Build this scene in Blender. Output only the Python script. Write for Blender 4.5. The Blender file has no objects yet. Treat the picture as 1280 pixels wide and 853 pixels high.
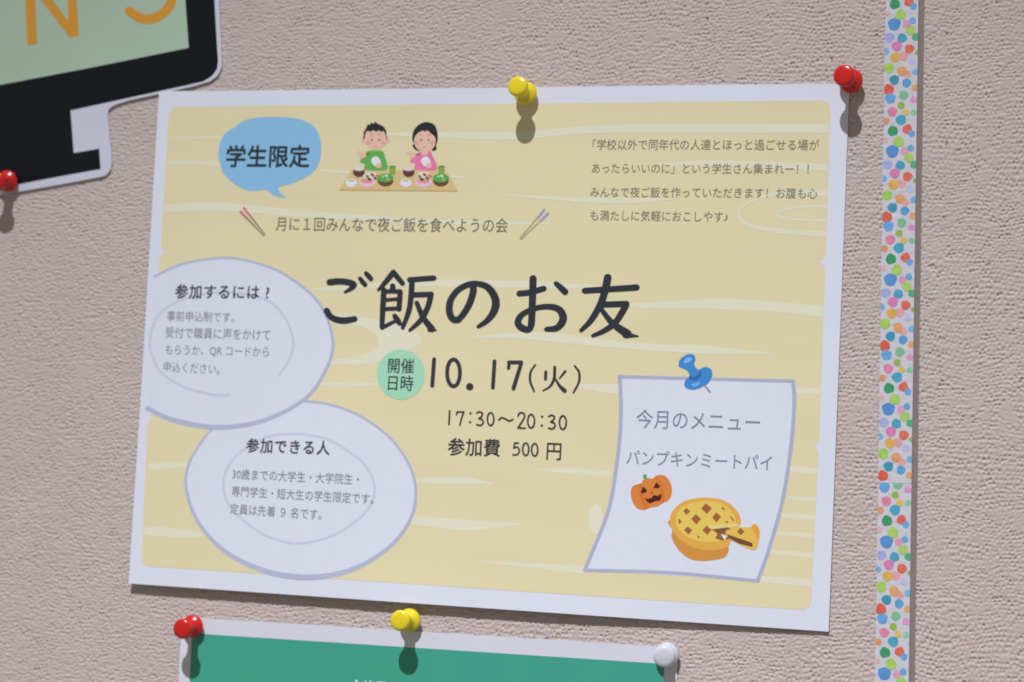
# A paper notice pinned on an embossed pin-board wall.  Units are metres; helpers take millimetres.
import bpy, bmesh, math, random
import numpy as np
from mathutils import Vector, Matrix, Euler
from mathutils.geometry import tessellate_polygon

random.seed(7)
C = bpy.context.scene.collection
scene = bpy.context.scene
MM = 0.001

# ------------------------------------------------------------------ camera
CAM_LOC = (0.27685357, -0.79183376, -0.05928848)
CAM_ROT = (1.64372730, -0.02841163, 0.31522813)
FPX = 2600.0                                      # focal length in units of the 1280 wide frame
cam = bpy.data.cameras.new('camera')
cam.sensor_width = 22.3
cam.lens = FPX / 1280 * 22.3
cam.clip_start = 0.02
cam.clip_end = 50
cam.dof.use_dof = True
cam.dof.focus_distance = 0.80
cam.dof.aperture_fstop = 5.6
co = bpy.data.objects.new('camera', cam)
C.objects.link(co)
co.location = CAM_LOC
co.rotation_euler = CAM_ROT
scene.camera = co

# ------------------------------------------------------------------ light
world = bpy.data.worlds.new('World')
scene.world = world
world.use_nodes = True
bg = world.node_tree.nodes['Background']
bg.inputs[0].default_value = (1.0, 0.95, 0.91, 1)
bg.inputs[1].default_value = 0.22
lamp = bpy.data.lights.new('ceiling_spot', 'SPOT')
lamp.energy = 380
lamp.color = (0.96, 0.98, 1.10)
lamp.shadow_soft_size = 0.022
lamp.spot_size = math.radians(45.5)
lamp.spot_blend = 1.0
lo = bpy.data.objects.new('ceiling_spot', lamp)
C.objects.link(lo)
lo.location = (0.05, -1.5, 2.02)
lo.rotation_euler = (Vector((0.04, 0.0, -1.6)) - Vector(lo.location)).to_track_quat('-Z', 'Y').to_euler()

scene.view_settings.view_transform = 'Standard'
scene.view_settings.look = 'None'
scene.view_settings.exposure = 0.0
scene.view_settings.gamma = 1.0
scene.cycles.filter_width = 1.8
scene.cycles.use_denoising = True
scene.cycles.max_bounces = 6

# ------------------------------------------------------------------ helpers
ROT = np.array(Euler(CAM_ROT, 'XYZ').to_matrix())
LOC = np.array(CAM_LOC)


def wall_pt(px, py, h=0.0):
    """survey point: position on the plane h millimetres in front of the wall, returned in mm (x, z)"""
    d = ROT @ np.array([(px - 640) / FPX, -(py - 426.5) / FPX, -1.0])
    t = (-h * MM - LOC[1]) / d[1]
    p = LOC + t * d
    return p[0] * 1000, p[2] * 1000


def lin(hexs):
    v = [int(hexs[i:i + 2], 16) / 255 for i in (1, 3, 5)]
    return [c / 12.92 if c <= 0.04045 else ((c + 0.055) / 1.055) ** 2.4 for c in v]


LIT = (0.78, 0.78, 0.86)       # sheet colours were sampled under this much light


def albedo(hexs):
    return [min(0.9, c / l) for c, l in zip(lin(hexs), LIT)]


def material(name, rgb, rough=0.55, spec=0.35, tint=0.03, bump=0.0, bscale=900.0, coat=0.0, stretch=(1, 1, 1), tscale=60.0):
    m = bpy.data.materials.new(name)
    m.use_nodes = True
    nt = m.node_tree
    b = nt.nodes['Principled BSDF']
    b.inputs['Roughness'].default_value = rough
    b.inputs['Specular IOR Level'].default_value = spec
    b.inputs['Coat Weight'].default_value = coat
    b.inputs['Coat Roughness'].default_value = 0.12
    geo = nt.nodes.new('ShaderNodeNewGeometry')
    mp = nt.nodes.new('ShaderNodeMapping')
    mp.inputs['Scale'].default_value = stretch
    nt.links.new(geo.outputs['Position'], mp.inputs['Vector'])
    n = nt.nodes.new('ShaderNodeTexNoise')
    n.inputs['Scale'].default_value = tscale
    n.inputs['Detail'].default_value = 5
    nt.links.new(mp.outputs[0], n.inputs['Vector'])
    mix = nt.nodes.new('ShaderNodeMix')
    mix.data_type = 'RGBA'
    mix.inputs[6].default_value = [c * (1 - tint * 1.6) for c in rgb] + [1]
    mix.inputs[7].default_value = [min(0.95, c * (1 + tint * 1.6)) for c in rgb] + [1]
    nt.links.new(n.outputs[0], mix.inputs[0])
    nt.links.new(mix.outputs[2], b.inputs['Base Color'])
    if bump:
        n2 = nt.nodes.new('ShaderNodeTexNoise')
        n2.inputs['Scale'].default_value = bscale
        n2.inputs['Detail'].default_value = 3
        nt.links.new(geo.outputs['Position'], n2.inputs['Vector'])
        bp = nt.nodes.new('ShaderNodeBump')
        bp.inputs['Strength'].default_value = 1.0
        bp.inputs['Distance'].default_value = bump
        nt.links.new(n2.outputs[0], bp.inputs['Height'])
        nt.links.new(bp.outputs[0], b.inputs['Normal'])
    return m


_ink = {}


def ink(hexs, name=None):
    if hexs not in _ink:
        _ink[hexs] = material(name or 'print_ink', albedo(hexs), rough=0.5, spec=0.3, tint=0.02, tscale=200)
    return _ink[hexs]


def thing(name, label, cat, loc=(0, 0, 0), group=None):
    o = bpy.data.objects.new(name, None)
    o.empty_display_size = 0.01
    C.objects.link(o)
    o.location = loc
    o['label'] = label
    o['category'] = cat
    if group:
        o['group'] = group
    return o


def link(name, mesh, mat, parent=None, smooth=False):
    o = bpy.data.objects.new(name, mesh)
    C.objects.link(o)
    for m in (mat if isinstance(mat, (list, tuple)) else [mat]):
        mesh.materials.append(m)
    if parent:
        o.parent = parent
        o.matrix_parent_inverse = Matrix.Translation(-Vector(parent.location)) if parent.location.length else Matrix()
    if smooth:
        for p in mesh.polygons:
            p.use_smooth = True
    return o


def spline(pts, n=8, closed=True):
    """Catmull-Rom through the points"""
    P = [np.array(p, float) for p in pts]
    out = []
    N = len(P)
    for i in range(N if closed else N - 1):
        if closed:
            p0, p1, p2, p3 = P[i - 1], P[i], P[(i + 1) % N], P[(i + 2) % N]
        else:
            p1, p2 = P[i], P[i + 1]
            p0 = P[i - 1] if i else 2 * p1 - p2
            p3 = P[i + 2] if i + 2 < N else 2 * p2 - p1
        for k in range(n):
            t = k / n
            out.append(tuple(0.5 * ((2 * p1) + (p2 - p0) * t + (2 * p0 - 5 * p1 + 4 * p2 - p3) * t * t
                                    + (3 * p1 - p0 - 3 * p2 + p3) * t ** 3)))
    if not closed:
        out.append(tuple(P[-1]))
    return out


def rounded(corners, r, n=6):
    """corners (quad) with rounded corners, r one number or a list"""
    out = []
    N = len(corners)
    rs = r if isinstance(r, (list, tuple)) else [r] * N
    for i, c in enumerate(corners):
        c = np.array(c, float)
        a = np.array(corners[i - 1], float)
        b = np.array(corners[(i + 1) % N], float)
        rr = rs[i]
        if rr <= 0:
            out.append(tuple(c))
            continue
        p = c + (a - c) / np.linalg.norm(a - c) * rr
        q = c + (b - c) / np.linalg.norm(b - c) * rr
        for k in range(n + 1):
            t = k / n
            out.append(tuple((1 - t) ** 2 * p + 2 * t * (1 - t) * c + t * t * q))
    return out


def ellipse(cx, cy, rx, ry, n=36, rot=0.0):
    c, s = math.cos(rot), math.sin(rot)
    return [(cx + rx * math.cos(a) * c - ry * math.sin(a) * s, cy + rx * math.cos(a) * s + ry * math.sin(a) * c)
            for a in (2 * math.pi * k / n for k in range(n))]


class Sheet:
    """A sheet of paper in front of the wall: h(x, z) in mm is how far it stands off the wall plane."""

    def __init__(self, hfun, root):
        self.h = hfun
        self.root = root
        self.hid = {}

    def at(self, px, py, extra=0.0):
        h = 1.0
        for _ in range(4):
            x, z = wall_pt(px, py, h)
            h = self.h(x, z)
        return x, z

    def place(self, x, z, layer):
        return (x * MM, -(self.h(x, z) + layer) * MM, z * MM)

    def build(self, name, polys, mat, layer, parent=None, maxlen=9.0, raw=False):
        """polys: list of outlines, survey points (raw=False) or wall millimetres (raw=True); flat print conforming to the sheet"""
        bm = bmesh.new()
        for k, poly in enumerate(polys):
            pts = [(p[0], p[1]) if raw else self.at(*p) for p in poly]
            clean = []
            for p in pts:
                if not clean or (abs(p[0] - clean[-1][0]) + abs(p[1] - clean[-1][1])) > 1e-3:
                    clean.append(p)
            if len(clean) > 2 and abs(clean[0][0] - clean[-1][0]) + abs(clean[0][1] - clean[-1][1]) < 1e-3:
                clean.pop()
            if len(clean) < 3:
                continue
            vs = [bm.verts.new((p[0], 0, p[1])) for p in clean]
            for t in tessellate_polygon([[Vector((p[0], p[1], 0)) for p in clean]]):
                try:
                    bm.faces.new([vs[i] for i in t])
                except ValueError:
                    pass
        return self.finish(name, bm, mat, layer, parent, maxlen)

    def finish(self, name, bm, mat, layer, parent=None, maxlen=9.0):
        maxlen = min(maxlen, 4.5) if maxlen < 40 else maxlen
        xs = [v.co.x for v in bm.verts]
        zs = [v.co.z for v in bm.verts]
        for axis, lo_, hi_ in ((0, min(xs), max(xs)), (2, min(zs), max(zs))):
            n = int((hi_ - lo_) / maxlen)
            for k in range(n):
                c = [0, 0, 0]
                c[axis] = lo_ + (hi_ - lo_) * (k + 1) / (n + 1)
                no_ = [0, 0, 0]
                no_[axis] = 1
                bmesh.ops.bisect_plane(bm, geom=bm.verts[:] + bm.edges[:] + bm.faces[:], dist=1e-5, plane_co=c, plane_no=no_)
        bm.normal_update()
        for f in bm.faces:
            if f.normal.y > 0:
                f.normal_flip()
        for v in bm.verts:
            v.co = self.place(v.co.x, v.co.z, layer + v.co.y)
        me = bpy.data.meshes.new(name)
        bm.to_mesh(me)
        bm.free()
        return link(name, me, mat, parent or self.root)

    def strokes(self, name, items, mat, layer, parent=None, step=0.006):
        """items: (points, width or [w0..wn]) pen strokes in survey points, rounded ends"""
        bm = bmesh.new()
        for k, (pts, w) in enumerate(items):
            n = len(pts)
            ws = list(w) if isinstance(w, (list, tuple)) else [w] * n
            if len(ws) == 2 and n != 2:
                ws = [ws[0] + (ws[1] - ws[0]) * i / (n - 1) for i in range(n)]
            P3 = spline([(p[0], p[1], ww) for p, ww in zip(pts, ws)], 7, closed=False) if n > 2 else \
                [(p[0], p[1], ww) for p, ww in zip(pts, ws)]
            if n == 2:
                (x0, y0, w0), (x1, y1, w1) = P3
                P3 = [(x0 + (x1 - x0) * t, y0 + (y1 - y0) * t, w0 + (w1 - w0) * t) for t in (0, .33, .66, 1)]
            L, R = [], []
            m = len(P3)
            tang = []
            for i in range(m):
                a = P3[max(0, i - 1)]
                b = P3[min(m - 1, i + 1)]
                dx, dy = b[0] - a[0], b[1] - a[1]
                q = math.hypot(dx, dy) or 1
                tang.append((dx / q, dy / q))
            y = -k * step
            def V(px, py):
                x, z = self.at(px, py)
                return bm.verts.new((x, y * -1, z))
            for (x, yy, ww), (tx, ty) in zip(P3, tang):
                L.append(V(x - ty * ww / 2, yy + tx * ww / 2))
                R.append(V(x + ty * ww / 2, yy - tx * ww / 2))
            for i in range(m - 1):
                bm.faces.new((L[i], L[i + 1], R[i + 1], R[i]))
            for end in (0, m - 1):
                x, yy, ww = P3[end]
                tx, ty = tang[end]
                sgn = -1 if end == 0 else 1
                arc = []
                for j in range(1, 6):
                    a = math.pi * j / 6
                    ox = math.cos(a) * (-ty) + math.sin(a) * tx * sgn
                    oy = math.cos(a) * tx + math.sin(a) * ty * sgn
                    arc.append(V(x + ox * ww / 2, yy + oy * ww / 2))
                bm.faces.new([L[end]] + arc + [R[end]])
        return self.finish(name, bm, mat, layer, parent, 15)

    def band(self, name, items, mat, layer, parent=None):
        """soft-ended streaks: (centre points, widths)"""
        pts, ws = items[0]
        return self.ring(name, pts, ws, mat, layer, parent, closed=False)

    def ring(self, name, pts, ws, mat, layer, parent=None, closed=True):
        """drawn outline of varying width along a smooth path"""
        Q = spline([(p[0], p[1], w) for p, w in zip(pts, ws)], 8, closed=closed)
        m = len(Q)
        bm = bmesh.new()
        L, R = [], []
        for i in range(m):
            a = Q[(i - 1) % m] if closed else Q[max(0, i - 1)]
            b = Q[(i + 1) % m] if closed else Q[min(m - 1, i + 1)]
            dx, dy = b[0] - a[0], b[1] - a[1]
            q = math.hypot(dx, dy) or 1
            nx, ny = -dy / q, dx / q
            w = Q[i][2] / 2
            for s, A in ((1, L), (-1, R)):
                x, z = self.at(Q[i][0] + nx * w * s, Q[i][1] + ny * w * s)
                A.append(bm.verts.new((x, 0, z)))
        for i in range(m if closed else m - 1):
            j = (i + 1) % m
            bm.faces.new((L[i], L[j], R[j], R[i]))
        return self.finish(name, bm, mat, layer, parent)

    def text(self, name, s, a, b, mat, layer, parent=None, weight=0.0, stretch=1.0, spacing=1.0):
        """printed line whose ink runs from survey point a to survey point b (vertical middle of the line)"""
        cu = bpy.data.curves.new('line', 'FONT')
        cu.body = s
        cu.size = 1.0
        cu.resolution_u = 3
        cu.space_character = spacing
        ob = bpy.data.objects.new('line', cu)
        C.objects.link(ob)
        bpy.context.view_layer.update()
        me = bpy.data.meshes.new_from_object(ob)
        bpy.data.objects.remove(ob)
        n = len(me.vertices)
        V = np.zeros(n * 3)
        me.vertices.foreach_get('co', V)
        V = V.reshape(n, 3)
        x0, x1 = V[:, 0].min(), V[:, 0].max()
        A = np.array(self.at(*a))
        B = np.array(self.at(*b))
        L = np.linalg.norm(B - A)
        k = L / (x1 - x0)
        ex = (B - A) / L
        ey = np.array((-ex[1], ex[0]))
        mid = 0.385
        for v, p in zip(me.vertices, V):
            q = A + ex * (p[0] - x0) * k + ey * (p[1] - mid) * k * stretch
            v.co = (q[0], 0, q[1])
        bm = bmesh.new()
        bm.from_mesh(me)
        if weight:                       # heavier print: the same outline struck again a hair to each side
            src = bm.faces[:] + bm.edges[:] + bm.verts[:]
            for q, (sx, sy) in enumerate(((1, .6), (-1, -.6), (.6, -1), (-.6, 1))):
                r = bmesh.ops.duplicate(bm, geom=src)
                d = ex * sx * weight * k + ey * sy * weight * k
                for v in r['geom']:
                    if isinstance(v, bmesh.types.BMVert):
                        v.co += Vector((d[0], 0.004 * (q + 1), d[1]))
        bpy.data.meshes.remove(me)
        return self.finish(name, bm, mat, layer, parent, 15)

    def paper(self, name, corners, mat, thick=0.14, nx=40, ny=30, raw=False, parent=None):
        """the sheet itself: a gridded slab with real edges; corners TL, TR, BR, BL"""
        q = [np.array(c if raw else self.at(*c), float) for c in corners]
        bm = bmesh.new()
        G = []
        for side in (0, 1):
            g = [[None] * (nx + 1) for _ in range(ny + 1)]
            for j in range(ny + 1):
                for i in range(nx + 1):
                    u, v = i / nx, j / ny
                    p = (q[0] * (1 - u) + q[1] * u) * (1 - v) + (q[3] * (1 - u) + q[2] * u) * v
                    g[j][i] = bm.verts.new(self.place(p[0], p[1], -thick * side))
            G.append(g)
        for j in range(ny):
            for i in range(nx):
                a, b = G
                bm.faces.new((a[j][i], a[j + 1][i], a[j + 1][i + 1], a[j][i + 1]))
                bm.faces.new((b[j][i], b[j][i + 1], b[j + 1][i + 1], b[j + 1][i]))
        a, b = G
        rim = [(0, i) for i in range(nx)] + [(j, nx) for j in range(ny)] + [(ny, i) for i in range(nx, 0, -1)] + \
              [(j, 0) for j in range(ny, 0, -1)]
        for k in range(len(rim)):
            (j0, i0), (j1, i1) = rim[k], rim[(k + 1) % len(rim)]
            bm.faces.new((a[j0][i0], a[j1][i1], b[j1][i1], b[j0][i0]))
        me = bpy.data.meshes.new(name)
        bm.to_mesh(me)
        bm.free()
        return link(name, me, mat, parent or self.root, smooth=False)


def Z(ox, oy, k):
    """detail survey: local points on an enlargement with origin (ox, oy) and scale k"""
    return lambda pts: [(ox + p[0] / k, oy + p[1] / k) for p in pts]


# ------------------------------------------------------------------ wall: two embossed panels and the joint
WALL_RGB = [0.59, 0.50, 0.452]


def relief_field(nx, ny, d):
    rng = np.random.default_rng(11)
    fx = np.fft.fftfreq(nx, d)[None, :]
    fz = np.fft.fftfreq(ny, d)[:, None]

    def noise(k0, bw, ax, az):
        n = rng.standard_normal((ny, nx))
        r = np.sqrt((fx * ax) ** 2 + (fz * az) ** 2)
        F = np.fft.fft2(n) * np.exp(-((r - k0) / bw) ** 2)
        o = np.real(np.fft.ifft2(F))
        return o / o.std()

    def low(k0):
        n = rng.standard_normal((ny, nx))
        r = np.sqrt(fx ** 2 + fz ** 2)
        o = np.real(np.fft.ifft2(np.fft.fft2(n) * np.exp(-(r / k0) ** 2)))
        return o / o.std()
    def directed(k0, bw, ang, spread):
        n = rng.standard_normal((ny, nx))
        r = np.sqrt(fx ** 2 + fz ** 2) + 1e-9
        c = np.abs(fx * math.cos(ang) + fz * math.sin(ang)) / r
        F = np.fft.fft2(n) * np.exp(-((r - k0) / bw) ** 2) * np.exp(-(np.arccos(np.clip(c, 0, 1)) / spread) ** 2)
        o = np.real(np.fft.ifft2(F))
        return o / o.std()
    wrink = directed(0.54, 0.13, math.pi / 2 + 0.1, 0.85)
    m = 1 / (1 + np.exp(-(low(0.03) * 1.8)))
    side = np.linspace(0.50, -0.40, nx)[None, :]
    m = np.clip(m + side, 0, 1)
    # pebbled cells in wandering rows: crease between two cells, deeper pit where three or four meet
    X, Y = np.meshgrid(np.arange(nx) * d, np.arange(ny) * d)
    X = X + 0.7 * low(0.04) + 0.12 * low(0.2)
    Y = Y + 1.0 * low(0.04) + 0.12 * low(0.2) + 0.30 * low(0.35) * m
    cw, ch = 1.72, 1.62
    gx, gy = X / cw, Y / ch
    ix, iy = np.floor(gx).astype(int), np.floor(gy).astype(int)
    J = rng.random((512, 512, 2)) - 0.5
    F1 = np.full(X.shape, 9.0)
    F2, F3 = F1.copy(), F1.copy()
    for dy in (-1, 0, 1):
        for dx in (-2, -1, 0, 1, 2):
            jx, jy = ix + dx, iy + dy
            jit = J[jy % 512, jx % 512]
            px = jx + 0.5 + 0.46 * jit[..., 0] + 0.42 * (jy % 2)
            py = jy + 0.5 + 0.46 * jit[..., 1]
            D = np.hypot((px - gx) * (1.12 - 0.38 * m), (py - gy) * 1.0)
            n3 = np.where(D < F3, D, F3)
            F3 = np.where(n3 < F2, F2, n3)
            t = np.where(D < F2, D, F2)
            F2 = np.where(t < F1, F1, t)
            F1 = np.minimum(F1, D)
    pit = np.exp(-(F1 / 0.30) ** 2)
    vary = np.clip(0.85 + 0.30 * low(0.30), 0.15, 1.5)
    ridge = np.clip(directed(0.55, 0.15, math.pi / 2, 0.4), -2, 2)
    h = 0.70 - (2.9 - 1.1 * m) * pit * vary + 0.06 * ridge * (1 - m)
    h += 0.34 * np.tanh(1.3 * wrink) * (0.12 + 0.88 * m)
    h += 0.10 * low(0.45)
    smooth = 1 / (1 + np.exp(-(low(0.12) - 1.75) * 5))   # a few worn flat patches
    h = h * (1 - 0.75 * smooth) + 0.35 * smooth
    return h


GX0, GX1, GZ0, GZ1, GD = -236.0, 228.0, -155.0, 160.0, 0.35
NXF = int((GX1 - GX0) / GD) + 1
NZF = int((GZ1 - GZ0) / GD) + 1
FIELD = relief_field(NXF, NZF, GD)
AMP = 0.22
# old pin holes
for hx, hy in ((1039, 74), (1184, 42), (1183, 181), (560, 30), (1096, 44), (1176, 466), (133, 392), (1236, 330), (148, 560),
               (40, 420), (700, 60), (884, 24)):
    x, z = wall_pt(hx, hy)
    i, j = int((x - GX0) / GD), int((z - GZ0) / GD)
    FIELD[j:j + 2, i:i + 2] -= 4.0


def blurred(F, s):
    kx = np.fft.fftfreq(F.shape[1], GD)[None, :]
    kz = np.fft.fftfreq(F.shape[0], GD)[:, None]
    return np.real(np.fft.ifft2(np.fft.fft2(F) * np.exp(-2 * (np.pi * s) ** 2 * (kx ** 2 + kz ** 2))))


SOFT = blurred(FIELD, 0.55)


def relief(x, z):
    i = min(max((x - GX0) / GD, 0), NXF - 1.001)
    j = min(max((z - GZ0) / GD, 0), NZF - 1.001)
    i0, j0 = int(i), int(j)
    fi, fj = i - i0, j - j0
    a = SOFT[j0, i0] * (1 - fi) + SOFT[j0, i0 + 1] * fi
    b = SOFT[j0 + 1, i0] * (1 - fi) + SOFT[j0 + 1, i0 + 1] * fi
    return AMP * (a * (1 - fj) + b * fj)


def wall_material():
    m = material('embossed_wall_vinyl', WALL_RGB, rough=0.62, spec=0.25, tint=0.035, tscale=35, bump=0.00004, bscale=2600)
    nt = m.node_tree
    b = nt.nodes['Principled BSDF']
    src = b.inputs['Base Color'].links[0].from_socket
    geo = [n for n in nt.nodes if n.type == 'NEW_GEOMETRY'][0]
    n = nt.nodes.new('ShaderNodeTexNoise')
    n.inputs['Scale'].default_value = 900
    n.inputs['Detail'].default_value = 2
    nt.links.new(geo.outputs['Position'], n.inputs['Vector'])
    mr = nt.nodes.new('ShaderNodeMapRange')
    mr.inputs[3].default_value = 0.90
    mr.inputs[4].default_value = 1.10
    nt.links.new(n.outputs[0], mr.inputs[0])
    mul = nt.nodes.new('ShaderNodeVectorMath')
    mul.operation = 'SCALE'
    nt.links.new(src, mul.inputs[0])
    nt.links.new(mr.outputs[0], mul.inputs['Scale'])
    nt.links.new(mul.outputs[0], b.inputs['Base Color'])
    return m


def panel(xa, xb, name, mat, parent):
    """one wall panel from xa to xb (mm): finely embossed where it is seen close, coarser further out, with edges"""
    i0 = max(0, int(math.ceil((xa - GX0) / GD)))
    i1 = min(NXF - 1, int((xb - GX0) / GD))
    xs = list(GX0 + GD * np.arange(i0, i1 + 1))
    Hs = FIELD[:, i0:i1 + 1]
    far_l = [x for x in (-1200, -1000, -800, -600, -450, -350, -290, -262, -245) if x > xa + 1 and x < GX0]
    far_r = [x for x in (236, 252, 280, 330, 450, 600, 800, 1000, 1200) if x < xb - 1 and x > GX1]
    ext_l = ([xa] if xa < xs[0] - 1e-3 else [])
    ext_r = ([xb] if xb > xs[-1] + 1e-3 else [])
    X = np.array(ext_l + far_l + xs + far_r + ext_r)
    nl, nr = len(ext_l) + len(far_l), len(far_r) + len(ext_r)
    zs = GZ0 + GD * np.arange(NZF)
    zl = np.array([-900, -700, -500, -350, -250, -200, -175, -162], float)
    zh = np.array([167, 180, 200, 250, 350, 500, 700, 900], float)
    Zc = np.concatenate([zl, zs, zh])
    H = np.full((len(Zc), len(X)), 0.3)
    H[len(zl):len(zl) + NZF, nl:nl + len(xs)] = Hs
    if ext_l and not far_l:
        H[:, 0] = H[:, 1] - 1.5
    if ext_r and not far_r:
        H[:, -1] = H[:, -2] - 1.5
    ny, nx = H.shape
    V = np.zeros((ny, nx, 3), np.float32)
    V[:, :, 0] = X[None, :] * MM
    V[:, :, 1] = -(H * AMP) * MM
    V[:, :, 2] = Zc[:, None] * MM
    verts = V.reshape(-1, 3)
    idx = np.arange(ny * nx).reshape(ny, nx)
    F = np.stack([idx[:-1, :-1], idx[:-1, 1:], idx[1:, 1:], idx[1:, :-1]], -1).reshape(-1, 4)
    # returns at the two side edges, 9 mm deep
    extra_v, extra_f = [], []
    base = ny * nx
    for col, flip in ((0, 0), (nx - 1, 1)):
        off = base + len(extra_v)
        for j in range(ny):
            p = verts[idx[j, col]].copy()
            p[1] = 0.009
            extra_v.append(p)
        for j in range(ny - 1):
            f = [idx[j, col], idx[j + 1, col], off + j + 1, off + j]
            extra_f.append(f[::-1] if flip else f)
    verts = np.concatenate([verts, np.array(extra_v, np.float32)])
    F = np.concatenate([F, np.array(extra_f)])
    me = bpy.data.meshes.new(name)
    me.vertices.add(len(verts))
    me.vertices.foreach_set('co', verts.ravel())
    me.loops.add(F.size)
    me.loops.foreach_set('vertex_index', F.ravel().astype(np.int32))
    me.polygons.add(len(F))
    me.polygons.foreach_set('loop_start', np.arange(0, F.size, 4, dtype=np.int32))
    me.polygons.foreach_set('use_smooth', np.ones(len(F), bool))
    me.update(calc_edges=True)
    return link(name, me, mat, parent)


SEAM0, SEAM1 = 176.6, 178.7
wall = bpy.data.objects.new('wall', None)
C.objects.link(wall)
wall['kind'] = 'structure'
wm = wall_material()
panel(-1200, SEAM0, 'wall_panel', wm, wall)
panel(SEAM1, 1200, 'wall_panel', wm, wall)
bm = bmesh.new()
bmesh.ops.create_cube(bm, size=1)
for v in bm.verts:
    v.co = Vector(((SEAM0 + SEAM1) / 2 * MM + v.co.x * (SEAM1 - SEAM0 - 0.02) * MM, 0.0045 + v.co.y * 0.0082, v.co.z * 1.8))
bmesh.ops.subdivide_edges(bm, edges=[e for e in bm.edges if e.calc_length() > 1], cuts=40)
me = bpy.data.meshes.new('joint_strip')
bm.to_mesh(me)
bm.free()
link('joint_strip', me, material('brown_joint', [0.27, 0.22, 0.195], rough=0.7, tint=0.12, tscale=300, bump=0.0001), wall)  # darker brown strip set back in the gap between the panels

# ------------------------------------------------------------------ washi tape with printed dots
TAPE_W = 12.5
DOTS = [(167, 115, 32, '#4A8AD2'), (232, 115, 20, '#DC93B2'), (264, 100, 18, '#5AA4D4'), (255, 153, 24, '#A5C95E'),
        (143, 187, 24, '#9EA3DC'), (210, 193, 24, '#3B9DC4'), (283, 190, 20, '#4BAA7A'), (182, 235, 25, '#D274B0'),
        (250, 253, 24, '#DC634A'), (123, 262, 18, '#6BABE0'), (290, 275, 12, '#93B151'), (176, 296, 25, '#DDA838'),
        (220, 292, 22, '#E59CA2'), (262, 320, 18, '#B3B6E6'), (142, 353, 26, '#9CCB45'), (210, 372, 24, '#E79A60'),
        (240, 393, 20, '#E89C95'), (284, 380, 18, '#68AEDD'), (172, 420, 24, '#2C90B4'), (238, 438, 22, '#4A9CD6'),
        (142, 470, 27, '#D6553A'), (282, 465, 18, '#E59F62'), (152, 520, 26, '#5AA0DC'), (222, 503, 23, '#76BB8E'),
        (275, 530, 18, '#D98BC4'), (210, 560, 19, '#94B23B'), (163, 593, 24, '#DE7A9F'), (234, 598, 18, '#E0B755'),
        (277, 600, 16, '#82C49A'), (210, 638, 26, '#379FC0'), (132, 642, 18, '#E59158'), (168, 697, 26, '#2F975F'),
        (245, 690, 24, '#DA5F46'), (268, 715, 18, '#5C9FDE'), (127, 745, 15, '#E8AAA5'), (200, 757, 27, '#A2CB58')]
PERIOD = 49.2


def tape_strip(name, label, ztop, zbot, zref, stand, seed):
    """a length of tape pressed onto the relief; zref is where the big blue dot sits"""
    rng = random.Random(seed)
    root = thing(name, label, 'tape', (171 * MM, 0, (ztop + zbot) / 2 * MM), group='lengths of dotted tape over the panel edge')
    xr = SEAM0 - 0.1
    xl = xr - TAPE_W

    def hfun(x, z):
        return relief(x, z) * 0.6 + stand
    sh = Sheet(hfun, root)
    nx, ny = 24, int((ztop - zbot) / 0.7)
    bm = bmesh.new()
    g = []
    for side in (0, 1):
        gg = []
        for j in range(ny + 1):
            row = []
            for i in range(nx + 1):
                x = xl + (xr - xl) * i / nx + (0.10 * math.sin(j * 0.11) + 0.05 * math.sin(j * 0.37 + 1)) * (1 if i in (0,) else 0)
                z = ztop + (zbot - ztop) * j / ny
                row.append(bm.verts.new(sh.place(x, z, -0.06 * side)))
            gg.append(row)
        g.append(gg)
    for j in range(ny):
        for i in range(nx):
            bm.faces.new((g[0][j][i], g[0][j + 1][i], g[0][j + 1][i + 1], g[0][j][i + 1]))
    for j in range(ny):
        for i in (0, nx):
            bm.faces.new((g[0][j][i], g[0][j + 1][i], g[1][j + 1][i], g[1][j][i]))
    for i in range(nx):
        for j in (0, ny):
            bm.faces.new((g[0][j][i], g[0][j][i + 1], g[1][j][i + 1], g[1][j][i]))
    me = bpy.data.meshes.new('tape_strip')
    bm.to_mesh(me)
    bm.free()
    o = link('tape_strip', me, TAPE_MAT, root)
    s = TAPE_W / 176.0
    cnt = 0
    for rep in range(-6, 9):
        for k, (dx, dy, r, colr) in enumerate(DOTS):
            x = xl + (dx - 118) * s
            z = zref - rep * PERIOD - (dy - 115) / 693 * PERIOD
            rr = r * s * (1.06 if r > 20 else 1.0)
            if z > ztop - rr * .3 or z < zbot + rr * .3:
                continue
            if z > GZ1 + 3 or z < GZ0 - 3:
                continue
            ph = rng.random() * 6
            ph3 = k * 1.7
            pts = []
            for a in range(18):
                t = 2 * math.pi * a / 18
                q = rr * (1 + 0.05 * math.sin(3 * t + ph3) + 0.04 * math.sin(5 * t + ph3 * 2)) * (1.0, 1.03)[a % 2 == 0]
                px = min(max(x + q * math.cos(t), xl + 0.02), xr - 0.02)
                pz = min(max(z + q * math.sin(t), zbot + .02), ztop - .02)
                pts.append((px, pz))
            sh.build('dot', [pts], DOTMAT[colr], 0.05 + 0.012 * (k % 4), None, maxlen=0.9, raw=True)
            cnt += 1
    return root


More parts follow.
